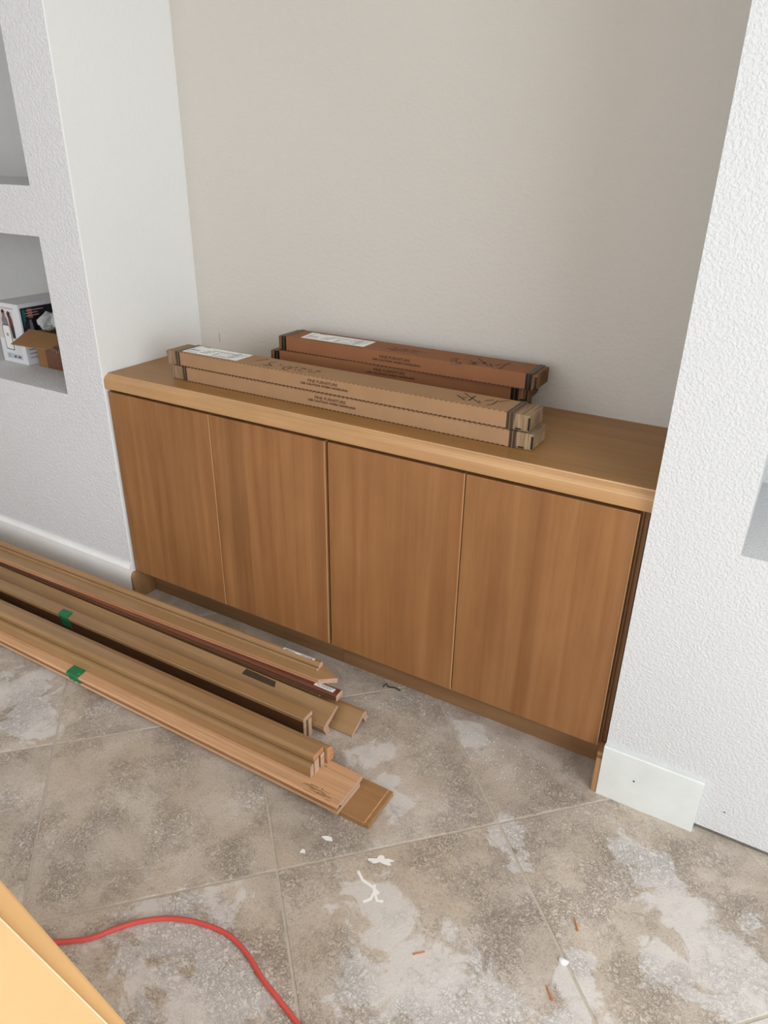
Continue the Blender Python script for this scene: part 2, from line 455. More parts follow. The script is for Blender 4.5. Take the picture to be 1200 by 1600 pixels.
# the rest of the room (behind the camera)
wall('wall_far_left', [(RX0-.1, RX0, RY0, .5, 0, ZC)], M_wall_soft)
wall('wall_far_right', [(RX1, RX1+.1, RY0, -2.85, 0, ZC), (RX1, RX1+.1, -.65, .5, 0, ZC), (RX1, RX1+.1, -2.85, -.65, 2.52, ZC)], M_wall_soft)
wall('wall_front', [(RX0, -.55, RY0-.1, RY0, 0, ZC), (2.15, RX1, RY0-.1, RY0, 0, ZC), (-.55, 2.15, RY0-.1, RY0, 0, .2), (-.55, 2.15, RY0-.1, RY0, 2.48, ZC)], M_wall_soft)
wall('ceiling', [(RX0-.1, RX1+.1, RY0-.1, .6, ZC, ZC+.1)], M_ceil)
def win_frame(name, axis, c, a0, a1, z0, z1, mid):
    bm = bmesh.new(); t = .05
    def bb(p0, p1, q0, q1):
        if axis == 'x': box(bm, c-.03, c+.03, p0, p1, q0, q1, .003)
        else: box(bm, p0, p1, c-.03, c+.03, q0, q1, .003)
    bb(a0, a0+t, z0, z1); bb(a1-t, a1, z0, z1); bb(a0+t, a1-t, z0, z0+t); bb(a0+t, a1-t, z1-t, z1)
    mm = (a0+a1)/2
    if mid: bb(mm-t/2, mm+t/2, z0+t, z1-t)
    nm(obj(name, bm, M_white), kind='structure')
win_frame('window_1', 'x', RX1+.05, -2.85, -.65, 0, 2.52, False)
win_frame('window_2', 'y', RY0-.05, -.55, 2.15, .2, 2.48, False)

# skirting boards
def skirt(name, x0, x1, yface, th, h, m, z0=0.0, cut=0.0):
    bm = bmesh.new()
    bv = .012 if 'left' in name else .004
    pr = [(yface, z0), (yface-th, z0), (yface-th, h-bv), (yface-th+bv*.25, h-bv*.5), (yface-th+bv*.5, h), (yface, h)]
    R = extrude_x(bm, pr, x0, x1)
    if cut:
        for k, q in enumerate(R[-1]): q.co.x -= cut*(1-(q.co.z-z0)/(h-z0))
    return nm(obj(name, bm, m), kind='structure')
skirt('baseboard_left', RX0, -.0005, YL, .014, .131, M_white)
skirt('baseboard_right', W-.001, 1.812, YR, .013, .149, M_white_old)
bxo('nail_hole', M_pen, bpy.data.objects['baseboard_right'], 1.668, 1.672, YR-.0135, YR-.0125, .078, .082)

# ------------------------------------------------------------------ countertop
HT, HB = .781, .7356
bm = bmesh.new()
YF = .0138
prof = [(YB, HB), (YF+.004, HB), (YF, HB+.003), (YF, HB+.026), (YF+.0014, HB+.0275), (YF+.0020, HB+.0305), (YF+.0055, HB+.0360), (YF+.0110, HB+.0395), (YF+.0170, HT-.0032), (YF+.0180, HT-.0008), (YF+.0195, HT), (YB, HT)]
idx = [0, 1, 1, 1, 1, 1, 1, 1, 1, 0, 0, 0]
extrude_x(bm, prof, .001, W-.001, 0, 0, 0, idx)
ct = obj('countertop', bm, [M_top, M_nose])
nm(ct, 'long golden-brown wooden countertop with lighter rounded front nosing, spanning the alcove', 'countertop')

# ------------------------------------------------------------------ cabinets
YD = .019
def cabinet(x0, x1, edges, label, right_filler=False, left_gap=.0):
    r = root('base_cabinet', ((x0+x1)/2, .25, 0), label, 'cabinet', None)
    xr = x1
    bm = bmesh.new()
    cx1 = edges[-1][1]+.001 if right_filler else x1
    box(bm, x0+.002, x0+.018, YD+.022, YB-.002, .105, HB-.001); box(bm, cx1-.018, cx1-.001, YD+.022, YB-.002, .105, HB-.001)
    box(bm, x0+.018, cx1-.018, YD+.022, YB-.002, .105, .123); box(bm, x0+.018, cx1-.018, YB-.01, YB-.002, .123, HB-.001)
    box(bm, x0+.018, cx1-.018, YD+.022, YB-.01, HB-.02, HB-.001); box(bm, x0+.018, cx1-.018, YD+.05, YB-.01, .40, .418)
    obj('cabinet_body', bm, M_carc, r)
    for (a, b_) in edges:
        bm = bmesh.new(); box(bm, a, b_-.0022, YD, YD+.019, .1075, .7275, .0012)
        d = obj('door', bm, M_door, r)
        bm = bmesh.new(); box(bm, b_-.0022, b_, YD, YD+.019, .1078, .7272, .0006)
        nm(obj('edge_band', bm, M_band, d), 'pale edge band along the right side of the door')
    bxo('toe_kick', M_kick, r, x0+(.014 if x0 < .1 else 0), x1-(.014 if right_filler else 0), .0845, .0985, 0.0, .105, .0008)
    if right_filler:
        bm = bmesh.new(); x = cx1
        for k in range(4):
            d = (.010, .016, .008, .014)[k]; w_ = (xr-.001-cx1)/4
            box(bm, x, x+w_, YD+.004+d, YD+.05, .108, HB-.001, .0008); x += w_
        nm(obj('filler_strip', bm, M_carc, r), 'dark grooved filler strip beside the wall')
    return r
c1 = cabinet(.001, .796, [(.006, .4035), (.4060, .7905)], 'left base cabinet with two flat maple doors, beside the left pier')
c2 = cabinet(.797, W-.001, [(.8005, 1.1785), (1.1815, 1.5690)], 'right base cabinet with two flat maple doors, beside the right white pier', True)
# returns of the toe-kick recess
bm = bmesh.new()
pr = [(-.002, 0), (.084, 0), (.084, .104), (.008, .104), (.002, .098), (-.002, .088)]
A = [bm.verts.new((.0005, y, z)) for y, z in pr]; B_ = [bm.verts.new((.0135, y, z)) for y, z in pr]
bm.faces.new(A); bm.faces.new(B_)
for k in range(6): bm.faces.new((A[k], A[(k+1) % 6], B_[(k+1) % 6], B_[k]))
nm(obj('toe_kick_return', bm, M_kickend, c1), 'small wooden block closing the left end of the toe space')
bm = bmesh.new(); box(bm, W-.0145, W-.0015, -.018, .084, 0, .104, .0012); box(bm, W-.016, W-.0015, -.010, .03, .104, .116, .003)
nm(obj('toe_kick_return', bm, M_kickend, c2), 'small wooden block closing the right end of the toe space')

# ------------------------------------------------------------------ long cartons on the countertop
def carton(name, x0, x1, y0, y1, z0, z1, ang, piv, ms, label, strapL, strapR, capT=.010, perf=True):
    mc, mcap, ms_ = ms
    r = root(name, ((x0+x1)/2, (y0+y1)/2, z0), label, 'box', 'long flat-pack cartons on the countertop')
    def put(n, bm, m, par=r, lab=None):
        rot_about(bm, piv, ang); o = obj(n, bm, m, par)
        if lab: o['label'] = lab
        return o
    sL, sR = strapL, strapR
    bm = bmesh.new(); box(bm, sL[0], sR[1], y0, y1, z0, z1, .0018)
    sl = put('sleeve', bm, mc)
    for (a, b_) in ((x0, sL[0]), (sR[1], x1)):
        bm = bmesh.new()
        vs = box(bm, a, b_, y0+.0012, y1-.0012, z0+.0004, z1-.001, .003)
        # slightly crushed cap, ribbed
        for q in bm.verts:
            n_ = mnoise.noise(Vector((q.co.x*40+x0*9, q.co.y*40, q.co.z*40+z0*31)))
            q.co.x += n_*.003; q.co.y += n_*.0012
        cp = put('end_cap', bm, mcap, lab='corrugated ribbed end cap')
        bm = bmesh.new()   # torn hand slot and folded lip
        ex = a if a == x0 else b_
        s = 1 if ex == x1 else -1
        if s > 0:
            box(bm, a+.006, a+.020, y0-.0004, y0+.0016, z0+.0035, z0+.0065)
            box(bm, ex-.003, ex+.0008, y0+.0003, y0+.003, z0+.004, z1-.006)
            put('torn_slit', bm, M_strap2, cp)
    for (a, b_) in (sL, sR):
        bm = bmesh.new(); t = .0006
        box(bm, a, b_, y0-t, y1+t, z1-.0002, z1+t); box(bm, a, b_, y0-t, y0, z0, z1); box(bm, a, b_, y1, y1+t, z0, z1)
        put('strap', bm, ms_)
        if z0 < .9:
            bm = bmesh.new(); xm = (a+b_)/2
            box(bm, xm-.0006, xm+.0006, y0-t*1.6, y1, z1+t, z1+t*1.6); box(bm, xm-.0006, xm+.0006, y0-t*1.7, y0-t, z0, z1)
            put('strap_ridge', bm, mcap)
    if perf:
        bm = bmesh.new(); x = sL[1]+.006; k = 0
        while x < sR[0]-.006:
            box(bm, x, x+.0055, y0-.0003, y0+.0018, z1-.0018, z1+.0002)
            x += .0135
        nm(put('perforated_edge', bm, M_perf), kind='stuff')
        bm = bmesh.new(); x = sL[1]+.004
        while x < sR[0]-.006:
            box(bm, x, x+.008, y0-.0006, y0+.002, z0+.0002, z0+.0022)
            x += .0125
        nm(put('serrated_lower_edge', bm, M_ink), kind='stuff')
    return r, put
TAN = (M_card, M_cap, M_strap); BRN = (M_card2, M_cap2, M_strap2)

def side_print(put, xc, y, zt, w1, w2, h1=.0105, h2=.0072, both=True):
    bm = text_mesh('FINE FURNITURE', h1, w1, 1.0, .00018)
    for q in bm.verts: q.co = Vector((q.co.x+xc, y-q.co.z, zt+q.co.y))
    put('printed_lettering', bm, M_ink)
    if both:
        bm = text_mesh('USE CAUTION WHEN HANDLING', h2, w2, 1.05, .00035)
        for q in bm.verts: q.co = Vector((q.co.x+xc+.004, y-q.co.z, zt-.0085+q.co.y))
        put('printed_lettering', bm, M_ink)

def top_marks(put, r, xa, xb, y, z, hand):
    rnd = random.Random(int(xa*1000))
    bm = bmesh.new()
    for row, (yy, x0, x1, h) in enumerate(((y+.012, xa, xb, .009), (y-.004, xa-.004, xb-.02, .006), (y-.012, xa+.012, xb-.05, .003))):
        x = x0
        while x < x1:
            wd = rnd.uniform(.004, .0075)
            if rnd.random() < .84:
                t = rnd.random()
                box(bm, x, x+.0018, yy, yy+h, z, z+.0002)
                if t > .3: box(bm, x+.0012, x+wd*.7, yy+h*.8, yy+h, z, z+.0002)
                if t < .7: box(bm, x+.0012, x+wd*.7, yy, yy+h*.2, z, z+.0002)
                if t > .5: box(bm, x+wd*.62, x+wd*.62+.0018, yy, yy+h, z, z+.0002)
            x += wd+.002
    nm(put('faded_print', bm, M_ink), kind='stuff')
    bm = bmesh.new()
    for k, s in enumerate(hand):
        ribbon(bm, [(a, b_, z+.0002) for a, b_ in s], .0040 if len(s) == 2 else .0030)
    nm(obj('marker_writing', bm, M_pen, r), kind='stuff')

def ship_label(put, x0, x1, y0, y1, z, sk=.0):
    bm = bmesh.new()
    plate(bm, [(x0, y0), (x1, y0+.001), (x1-.001, y1), (x0-.008, y1)], z, .0003)
    lb = put('shipping_label', bm, M_label)
    L = x1-x0; D = y1-y0
    bm = bmesh.new(); t = z+.0003
    for (a, b_, c, d) in ((.26, .40, .22, .27), (.28, .42, .36, .41), (.30, .44, .50, .55), (.36, .80, .66, .71), (.58, .78, .10, .14), (.60, .90, .24, .27), (.72, .92, .40, .44), (.74, .95, .56, .6), (.78, .96, .74, .78), (.10, .22, .93, .98)):
        box(bm, x0+a*L, x0+b_*L, y0+c*D, y0+d*D, t, t+.0001)
    nm(put('label_lines', bm, M_grey, lb), kind='stuff')
    bm = bmesh.new()
    for (a, b_, c, d) in ((.04, .24, .10, .16), (.04, .20, .3, .5), (.04, .06, .1, .9), (.5, .56, .08, .5), (.55, .72, .5, .54), (.8, .84, .06, .9)):
        box(bm, x0+a*L, x0+b_*L, y0+c*D, y0+d*D, t, t+.0001)
    nm(put('label_lines', bm, M_lgrey, lb), kind='stuff')
HW_FU= [[(1.085, 0.157), (1.117, 0.13)], [(1.105, 0.146), (1.113, 0.154)], [(1.093, 0.182), (1.111, 0.165), (1.144, 0.138)], [(1.126, 0.132), (1.125, 0.175)], [(1.149, 0.144), (1.149, 0.132), (1.155, 0.127), (1.156, 0.135)], [(1.159, 0.15), (1.165, 0.161), (1.174, 0.169)], [(1.176, 0.123), (1.184, 0.135), (1.185, 0.169)], [(1.191, 0.16), (1.194, 0.172), (1.209, 0.185)], [(0.479, 0.145), (0.489, 0.16), (0.498, 0.175)], [(0.522, 0.124), (0.539, 0.122), (0.549, 0.127)], [(0.549, 0.127), (0.529, 0.137), (0.525, 0.151), (0.538, 0.158)], [(0.56, 0.147), (0.569, 0.144)], [(0.592, 0.116), (0.585, 0.134), (0.598, 0.148)], [(0.592, 0.116), (0.608, 0.116), (0.602, 0.138), (0.616, 0.144)]]
HW_RU= [[(1.047, 0.299), (1.068, 0.298)], [(1.041, 0.325), (1.069, 0.301)], [(1.06, 0.295), (1.056, 0.323), (1.071, 0.324)], [(1.047, 0.36), (1.072, 0.333), (1.099, 0.303)], [(1.08, 0.314), (1.079, 0.338)], [(1.093, 0.329), (1.111, 0.3)], [(1.112, 0.318), (1.118, 0.326), (1.121, 0.335)], [(1.127, 0.298), (1.134, 0.295), (1.132, 0.343)], [(1.132, 0.343), (1.135, 0.363)], [(0.995, 0.301), (0.993, 0.318), (0.998, 0.325), (1.01, 0.323)], [(1.002, 0.287), (1.003, 0.3), (1.011, 0.298)], [(1.009, 0.273), (1.017, 0.267), (1.025, 0.272), (1.02, 0.283)], [(1.016, 0.296), (1.029, 0.293), (1.031, 0.279), (1.027, 0.273)], [(1.005, 0.313), (1.012, 0.302)]]

# front stack (tan)
r, put = carton('long_carton', .206, 1.301, .095, .187, .7812, .8212, .0035, (.2, .095, 0), TAN, 'tan long carton at the bottom of the front stack on the countertop', (.248, .262), (1.246, 1.262))
side_print(put, .757, .0948, .8055, .095, .146)
r, put = carton('long_carton', .184, 1.288, .100, .192, .8216, .8612, .003, (.2, .1, 0), TAN, 'tan long carton with a white shipping label, on top of the front stack', (.222, .236), (1.234, 1.250))
side_print(put, .731, .0998, .8455, .092, .146)
ship_label(put, .236, .436, .112, .186, .8613)
top_marks(put, r, .612, .702, .132, .8613, HW_FU)
# rear stack (brown)
r, put = carton('long_carton', .450, 1.190, .296, .394, .7812, .8210, .02, (.45, .3, 0), BRN, 'dark brown long carton hidden lowest in the rear stack, behind the tan cartons', (.462, .476), (1.165, 1.180), perf=False)
r, put = carton('long_carton', .432, 1.205, .268, .364, .8212, .8610, .062, (.432, .268, 0), BRN, 'dark brown long carton under the labelled one in the rear stack', (.446, .463), (1.163, 1.182))
side_print(put, .819, .2678, .8445, .095, .146)
r, put = carton('long_carton', .450, 1.232, .283, .383, .8614, .9020, .008, (.45, .283, 0), BRN, 'dark brown long carton with white label, topmost of the rear stack', (.464, .479), (1.205, 1.220))
side_print(put, .838, .2828, .8840, .092, .146)
ship_label(put, .522, .732, .296, .366, .9022)
top_marks(put, r, .80, .905, .318, .9022, HW_RU)

# ------------------------------------------------------------------ long mouldings on the floor
XL = -1.45
def board(name, prof, xr, label, mats, idx=None, slope=0.0, xl=XL, end=1, wob=0.0, cat='board'):
    bm = bmesh.new()
    n = 9
    cuts = [xl+(xr-xl)*k/n for k in range(n+1)]
    R = extrude_x(bm, prof, xl, xr, slope, 0, end, idx, cuts)
    if wob:
        for r_ in R:
            t = (r_[0].co.x-xr)/(xl-xr)
            for q in r_: q.co.y += wob*math.sin(t*math.pi)
    o = obj(name, bm, mats)
    es = [e for e in []]
    nm(o, label, cat, 'long wood mouldings stacked on the floor')
    return o
def rect(y0, y1, z0, z1, b=.0012):
    return [(y0+b, z0), (y1-b, z0), (y1, z0+b), (y1, z1-b), (y1-b, z1), (y0+b, z1), (y0, z1-b), (y0, z0+b)]
BR = [M_b_brown, M_end, M_b_shade, M_b_pale, M_b_or, M_b_red]

# front bundle
A = board('flat_board', rect(-.396, -.282, .0001, .0150), 1.166, 'amber-brown flat board at the bottom of the front bundle, sticking out furthest right', [M_flat, M_b_brown])
bm = bmesh.new(); box(bm, 1.1660, 1.1685, -.394, -.284, .004, .0152); obj('pale_joint_line', bm, M_b_pale, A)
bm = bmesh.new(); box(bm, 1.1685, 1.179, -.395, -.282, .002, .0142, .001); obj('end_strip', bm, M_flat, A)
board('casing_board', [(-.405, .0152), (-.3105, .0152), (-.3105, .0285), (-.392, .0285), (-.394, .0262), (-.4085, .0245), (-.4085, .0165)], 1.103,
      'pale raw casing board sandwiched under the top pale board of the front bundle', BR, [2, 4, 4, 2, 4, 3, 4])
B1 = board('casing_board', [(-.392, .0290), (-.302, .0290), (-.2985, .033), (-.2985, .041), (-.301, .0432), (-.409, .0432), (-.4118, .041), (-.4112, .0362), (-.394, .0345)], 1.103,
      'pale raw-backed wide board lying face down, carrying the edge-on boards of the front bundle', BR, [2, 3, 3, 3, 3, 3, 4, 2, 2])
bm = bmesh.new(); box(bm, XL, 1.1025, -.3235, -.3228, .0430, .04335); box(bm, XL, 1.1025, -.3925, -.3919, .0430, .04335); obj('saw_kerf_line', bm, M_b_or, B1)
bm = bmesh.new()
rs = random.Random(3)
for k in range(16):
    x = 1.02+rs.random()*.07; y = -.408+rs.random()*.022; l = .01+rs.random()*.028
    box(bm, x-l, min(x, 1.10), y, y+.0010, .0432, .04335)
nm(obj('dark_water_stain', bm, plain('stain_brown', srgb(120, 82, 48), .7, .2, 80), B1), kind='stuff')
for x, y in ((1.013, -.322), (1.046, -.385), (1.008, -.312)):
    bm = bmesh.new(); bmesh.ops.create_cone(bm, cap_ends=True, segments=8, radius1=.0016, radius2=.0016, depth=.0004, matrix=Matrix.Translation((x, y, .0434)))
    obj('nail_hole', bm, M_pen, B1)
S = .011
board('edge_on_board', [(-.369, .0434), (-.3572, .0434), (-.3572, .0780), (-.364, .0780), (-.3685, .0760), (-.371, .0715), (-.371, .046)], 1.003,
      'olive-brown rounded board standing on edge at the front of the front bundle', BR, [0]*7, S)
board('edge_on_board', rect(-.3555, -.3375, .0434, .0826), 1.004, 'board on edge with pale end, second of the upright boards in the front bundle', BR, None, S)
board('edge_on_board', rect(-.3315, -.3165, .0434, .0826), 1.005, 'board on edge with pale end, third of the upright boards, just under the cap board', BR, None, S)
board('cap_board', [(-.3565, .0832), (-.3165, .0832), (-.3165, .0965), (-.3185, .0985), (-.350, .1005), (-.356, .0985), (-.358, .094)], 1.003,
      'brown flat board capping the upright boards of the front bundle', [M_b_brown, M_b_or], None, S)
board('edge_on_board', [(-.3135, .0434), (-.2905, .0434), (-.288, .047), (-.288, .070), (-.2905, .079), (-.297, .0865), (-.306, .0905), (-.3135, .0915)], 1.012,
      'brown bullnose board on edge at the back of the front bundle', [M_b_brown, M_b_or], None, S)
# middle T shaped bundle
TT = .013
board('edge_on_board', rect(-.242, -.2295, .0001, .0592), .888, 'tall upright board with deep shadowed brown face, front of the two under the T top', [M_b_shade, M_end], None, TT)
board('edge_on_board', rect(-.2265, -.2130, .0001, .0592), .893, 'tall upright board behind another one under the T top', BR, None, TT)
Tb = board('top_board', [(-.242, .0596), (-.207, .0596), (-.205, .062), (-.205, .071), (-.207, .0732), (-.2385, .0732), (-.2387, .0724), (-.2395, .0724), (-.2397, .0732), (-.242, .0732), (-.2445, .071), (-.2445, .062)], .890,
      'brown flat board laid on two upright boards, with green tape near the wall', BR, [0]*6+[2, 2]+[0]*4, TT)
# wide casings behind
Ib = board('profiled_casing', [(-.144, .061), (-.160, .0545), (-.176, .0475), (-.191, .0435), (-.206, .0345), (-.209, .027), (-.196, .0002), (-.180, .004), (-.187, .026), (-.170, .0345), (-.155, .0435), (-.139, .052)], .927,
      'wide profiled brown casing leaning beside the T shaped pair of boards', BR, None, .010)
bm = bmesh.new()
q = [(.619, -.1662), (.7345, -.1655), (.7270, -.1500), (.6215, -.1490)]
def izs(y, x): 
    y = y - .010*(x-.927)
    return .0475+(y+.176)*(.0070/.016) if y < -.160 else .0545+(y+.160)*(.0065/.016)
quadplate(bm, [(x, y, izs(y, x)+.0004) for x, y in q], .0006); nm(obj('hinge_mortise', bm, M_slot, Ib), 'dark rectangular mortise cut in the casing')
board('profiled_casing', [(-.171, .007), (-.118, .0385), (-.110, .0415), (-.101, .0405), (-.089, .010), (-.102, .0002), (-.114, .026), (-.167, .0002)], .990,
      'brown profiled casing flat on the floor, poking out to the right behind the others', BR, None, .010)
Jb = board('narrow_moulding', [(-.131, .0602), (-.104, .0602), (-.100, .0640), (-.1025, .0705), (-.101, .0760), (-.108, .0815), (-.1275, .0815), (-.1345, .0765), (-.1320, .0715), (-.1345, .0690), (-.1345, .0640)], .917,
      'narrow reddish moulding with a printed sticker on top near its end', BR, [0, 0, 0, 0, 0, 5, 5, 2, 2, 5, 5], .018)
board('edge_on_board', rect(-.124, -.108, .0436, .0600), .855, 'thin spacer board mostly hidden under the reddish narrow moulding', BR, None, .018)
bm = bmesh.new(); box(bm, .84, .9025, -.1272, -.1125, .0816, .0819); st = obj('price_sticker', bm, M_label, Jb)
bm = bmesh.new()
for k in range(11): box(bm, .846+k*.005, .846+k*.005+rs.uniform(.001, .003), -.1165+rs.uniform(-.002, 0), -.1140, .0819, .0820)
for k in range(9): box(bm, .849+k*.005, .852+k*.005, -.1225, -.1205+rs.uniform(0, .002), .0819, .0820)
obj('sticker_print', bm, M_pen, st)
# mitred board on top
bm = bmesh.new()
ks = .032; xr = .849
lp = [(XL, -.118+ks*(XL-xr)), (xr, -.118), (.891, -.087), (.829, -.060), (XL, -.060+ks*(XL-xr))]
a = [bm.verts.new((x, y, .0822)) for x, y in lp]; b_ = [bm.verts.new((x, y, .0972)) for x, y in lp]
for f_, mi in ((a, 0), (b_, 0)): bm.faces.new(f_).material_index = mi
for k in range(5):
    bm.faces.new((a[k], a[(k+1) % 5], b_[(k+1) % 5], b_[k])).material_index = (1, 2, 2, 0, 0)[k]
K = nm(obj('mitred_board', bm, [M_b_brown, M_b_or, M_end]), 'brown board with orange raw edge and mitre-cut pointed end, nearest the cabinet', 'board', 'long wood mouldings stacked on the floor')
bm = bmesh.new(); 
tube(bm, [Vector((XL, -.1177+ks*(XL-xr)-.0004, .0905)), Vector((.848, -.1184, .0905))], .0004, 6); obj('edge_groove', bm, M_b_red, K)
Lb = board('round_edge_moulding', [(-.093, 0.0976), (-.0655, 0.0976), (-.0625, 0.1018), (-.063, 0.1098), (-.0675, 0.1143), (-.074, 0.1153), (-.0790, 0.1128), (-.0815, 0.1083), (-.083, 0.1033), (-.0850, 0.1023), (-.086, 0.1046), (-.0905, 0.1050), (-.093, 0.1028)], .826,
      'slim moulding with rounded edge and long barcode sticker, lying on the mitred board', BR, [0, 0, 0, 0, 0, 0, 0, 0, 2, 2, 0, 0, 0], .020)
bm = bmesh.new()
yy = lambda x: .020*(x-.826)
quadplate(bm, [(.700, -.0765+yy(.7), .1156), (.806, -.0765+yy(.806), .1156), (.806, -.068+yy(.806), .1152), (.700, -.068+yy(.7), .1152)], .0003); st = obj('barcode_sticker', bm, M_label, Lb)
bm = bmesh.new()
for k in range(22):
    if 8 < k < 13: continue
    x = .705+k*.0043; box(bm, x, x+rs.uniform(.0012, .003), -.076+yy(x), -.0715+yy(x), .1159, .1160)
obj('sticker_print', bm, M_pen, st)
board('edge_on_board', rect(-.071, -.058, .0001, .0820), .842, 'thin board on edge hidden under the mitred board, nearest the toe kick', BR, None, .020)

# green tape
def tape(name, pts_rows, label):
    """rows of points across the tape width; thickness upward"""
    bm = bmesh.new(); rows = [[bm.verts.new(p) for p in row] for row in pts_rows]
    for a, b_ in zip(rows, rows[1:]):
        for k in range(len(a)-1): bm.faces.new((a[k], a[k+1], b_[k+1], b_[k]))
    r = bmesh.ops.solidify(bm, geom=list(bm.faces), thickness=.0004)
    return nm(obj(name, bm, M_green), label, 'tape')
def strip(prof, x0, x1, slope, xr, skew=0.0):
    rows = []
    for k in range(6):
        t = k/5; row = []
        for j, (y, z) in enumerate(prof):
            x = x0+(x1-x0)*t+skew*j + (.0015*math.sin(k*2.1+j) if j in (0, len(prof)-1) else 0)
            row.append((x, y+slope*(x-xr)+.0003*math.sin(k*3+j*2), z+.0003*math.cos(k*2+j)))
        rows.append(row)
    return rows
tape('masking_tape', strip([(-.2180, .0744), (-.2300, .0744), (-.2420, .0744), (-.2457, .0715), (-.2457, .061), (-.2438, .055), (-.2437, .035)], -.052, -.006, TT, .89, .003), 'green masking tape wrapped over the brown T top board, near the left wall')
tape('masking_tape', strip([(-.3780, .0446), (-.3950, .0446), (-.4085, .0446), (-.4127, .0415), (-.4127, .0370), (-.4090, .0290), (-.4085, .0190)], .176, .226, 0, 1.1, .002), 'green masking tape wrapped over the pale front board edge, nearest the tiles')
bm = bmesh.new(); quadplate(bm, [(.188, -.4129, .0400), (.222, -.396, .0455), (.224, -.4, .0452), (.192, -.4137, .0385)], .0006)
obj('tape_fold', bm, M_green, bpy.data.objects['masking_tape.001'])

# ------------------------------------------------------------------ niche contents
# white electronics box
r = root('product_box', (-.635, .28, .6905), 'white and dark printed retail box on the lower niche shelf', 'box')
bx0, bx1, by0, by1, bz0, bz1 = -.705, -.571, .163, .42, .6905, .899
bm = bmesh.new(); box(bm, bx0, bx1, by0, by1, bz0, bz1, .0015)
pb = obj('box_body', bm, plain('white_box_card', (.72, .72, .75), .4, .02), r)
M_dk = plain('dark_photo_print', srgb(22, 24, 32), .3, .3, 12); M_teal = plain('teal_print', srgb(30, 96, 104), .4, .2)
M_skin = plain('skin_print', srgb(150, 100, 84), .5, .2, 40); M_ink2 = plain('charcoal_print', srgb(40, 38, 42), .5, .2, 40)
M_mar = plain('maroon_print', srgb(110, 50, 48), .5, .2); M_bluep = plain('pale_blue_print', srgb(130, 170, 190), .5, .1); M_greyp = plain('grey_photo', srgb(120, 116, 124), .5, .25, 50)
M_pinkp = plain('pale_lettering', srgb(196, 160, 150), .5)
def front(poly, m, d=.0003, name='printed_panel'):
    bm = bmesh.new(); quadplate(bm, [(x, by0-d, z) for x, z in poly], .0001); return obj(name, bm, m, pb)
def sidep(poly, m, d=.0003, name='printed_panel'):
    bm = bmesh.new(); quadplate(bm, [(bx1+d, y, z) for y, z in poly], .0001); return obj(name, bm, m, pb)
R4 = lambda a, b_, c, d: [(a, c), (b_, c), (b_, d), (a, d)]
front(R4(-.704, -.610, .776, .872), plain('photo_backdrop', srgb(206, 196, 196), .5, .1))
front([(-.672, .820), (-.640, .818), (-.642, .846), (-.650, .854), (-.664, .854), (-.672, .842)], M_greyp, .0005)
front([(-.664, .853), (-.650, .853), (-.649, .868), (-.658, .873), (-.666, .866)], M_skin, .0006); front([(-.667, .864), (-.649, .866), (-.652, .876), (-.664, .876)], M_ink2, .0007)
front([(-.634, .822), (-.612, .820), (-.614, .846), (-.622, .860), (-.634, .852)], M_mar, .0005); front([(-.636, .852), (-.622, .850), (-.620, .868), (-.630, .874), (-.638, .864)], M_ink2, .0006)
front([(-.628, .780), (-.612, .779), (-.612, .821), (-.632, .822)], M_ink2, .0005)
ph = front([(-.676, .738), (-.632, .736), (-.634, .818), (-.640, .824), (-.672, .824), (-.678, .818)], M_ink2, .0007, 'phone_outline'); front([(-.673, .741), (-.635, .739), (-.637, .817), (-.641, .821), (-.671, .821), (-.675, .816)], M_label, .0009)
bm = bmesh.new()
for k in range(14): pass
bmesh.ops.create_cone(bm, cap_ends=True, segments=14, radius1=.007, radius2=.007, depth=.0003, matrix=Matrix.Translation((-.655, by0-.0011, .790)) @ Matrix.Rotation(math.pi/2, 4, 'X')); obj('play_symbol', bm, M_lgrey, pb)
front([(-.657, .787), (-.651, .790), (-.657, .793)], M_ink2, .0014)
front(R4(-.680, -.596, .706, .724), M_lgrey, .0004); front(R4(-.672, -.662, .709, .721), M_bluep, .0006); front(R4(-.642, -.630, .711, .717), M_ink2, .0006); front(R4(-.620, -.606, .711, .717), M_ink2, .0006)
for k in range(4): front(R4(-.624, -.590 - .004*(k % 2), .752-k*.007, .7535-k*.007), M_lgrey, .0004)
front(R4(-.700, -.600, .880, .884), M_pinkp, .0004)
sidep(R4(.170, .419, .762, .886), M_dk)
sidep([(.176, .764), (.210, .764), (.214, .832), (.200, .846), (.180, .840)], M_ink2, .0005); sidep([(.196, .800), (.212, .800), (.206, .846), (.198, .842)], M_greyp, .0006)
sidep([(.196, .850), (.214, .848), (.214, .880), (.196, .882)], M_skin, .0006); sidep([(.226, .766), (.262, .766), (.258, .830), (.232, .836)], M_ink2, .0005)
sidep(R4(.30, .40, .80, .86), M_teal, .0005); sidep(R4(.176, .186, .82, .88), M_teal, .0004)
sidep(R4(.190, .260, .8745, .877), M_pinkp, .0008); sidep(R4(.186, .236, .8655, .868), M_pinkp, .0008); sidep(R4(.188, .240, .8565, .859), M_pinkp, .0008)
for k in range(3): sidep(R4(.176, .206, .742-k*.014, .7445-k*.014), M_greyp, .0004)

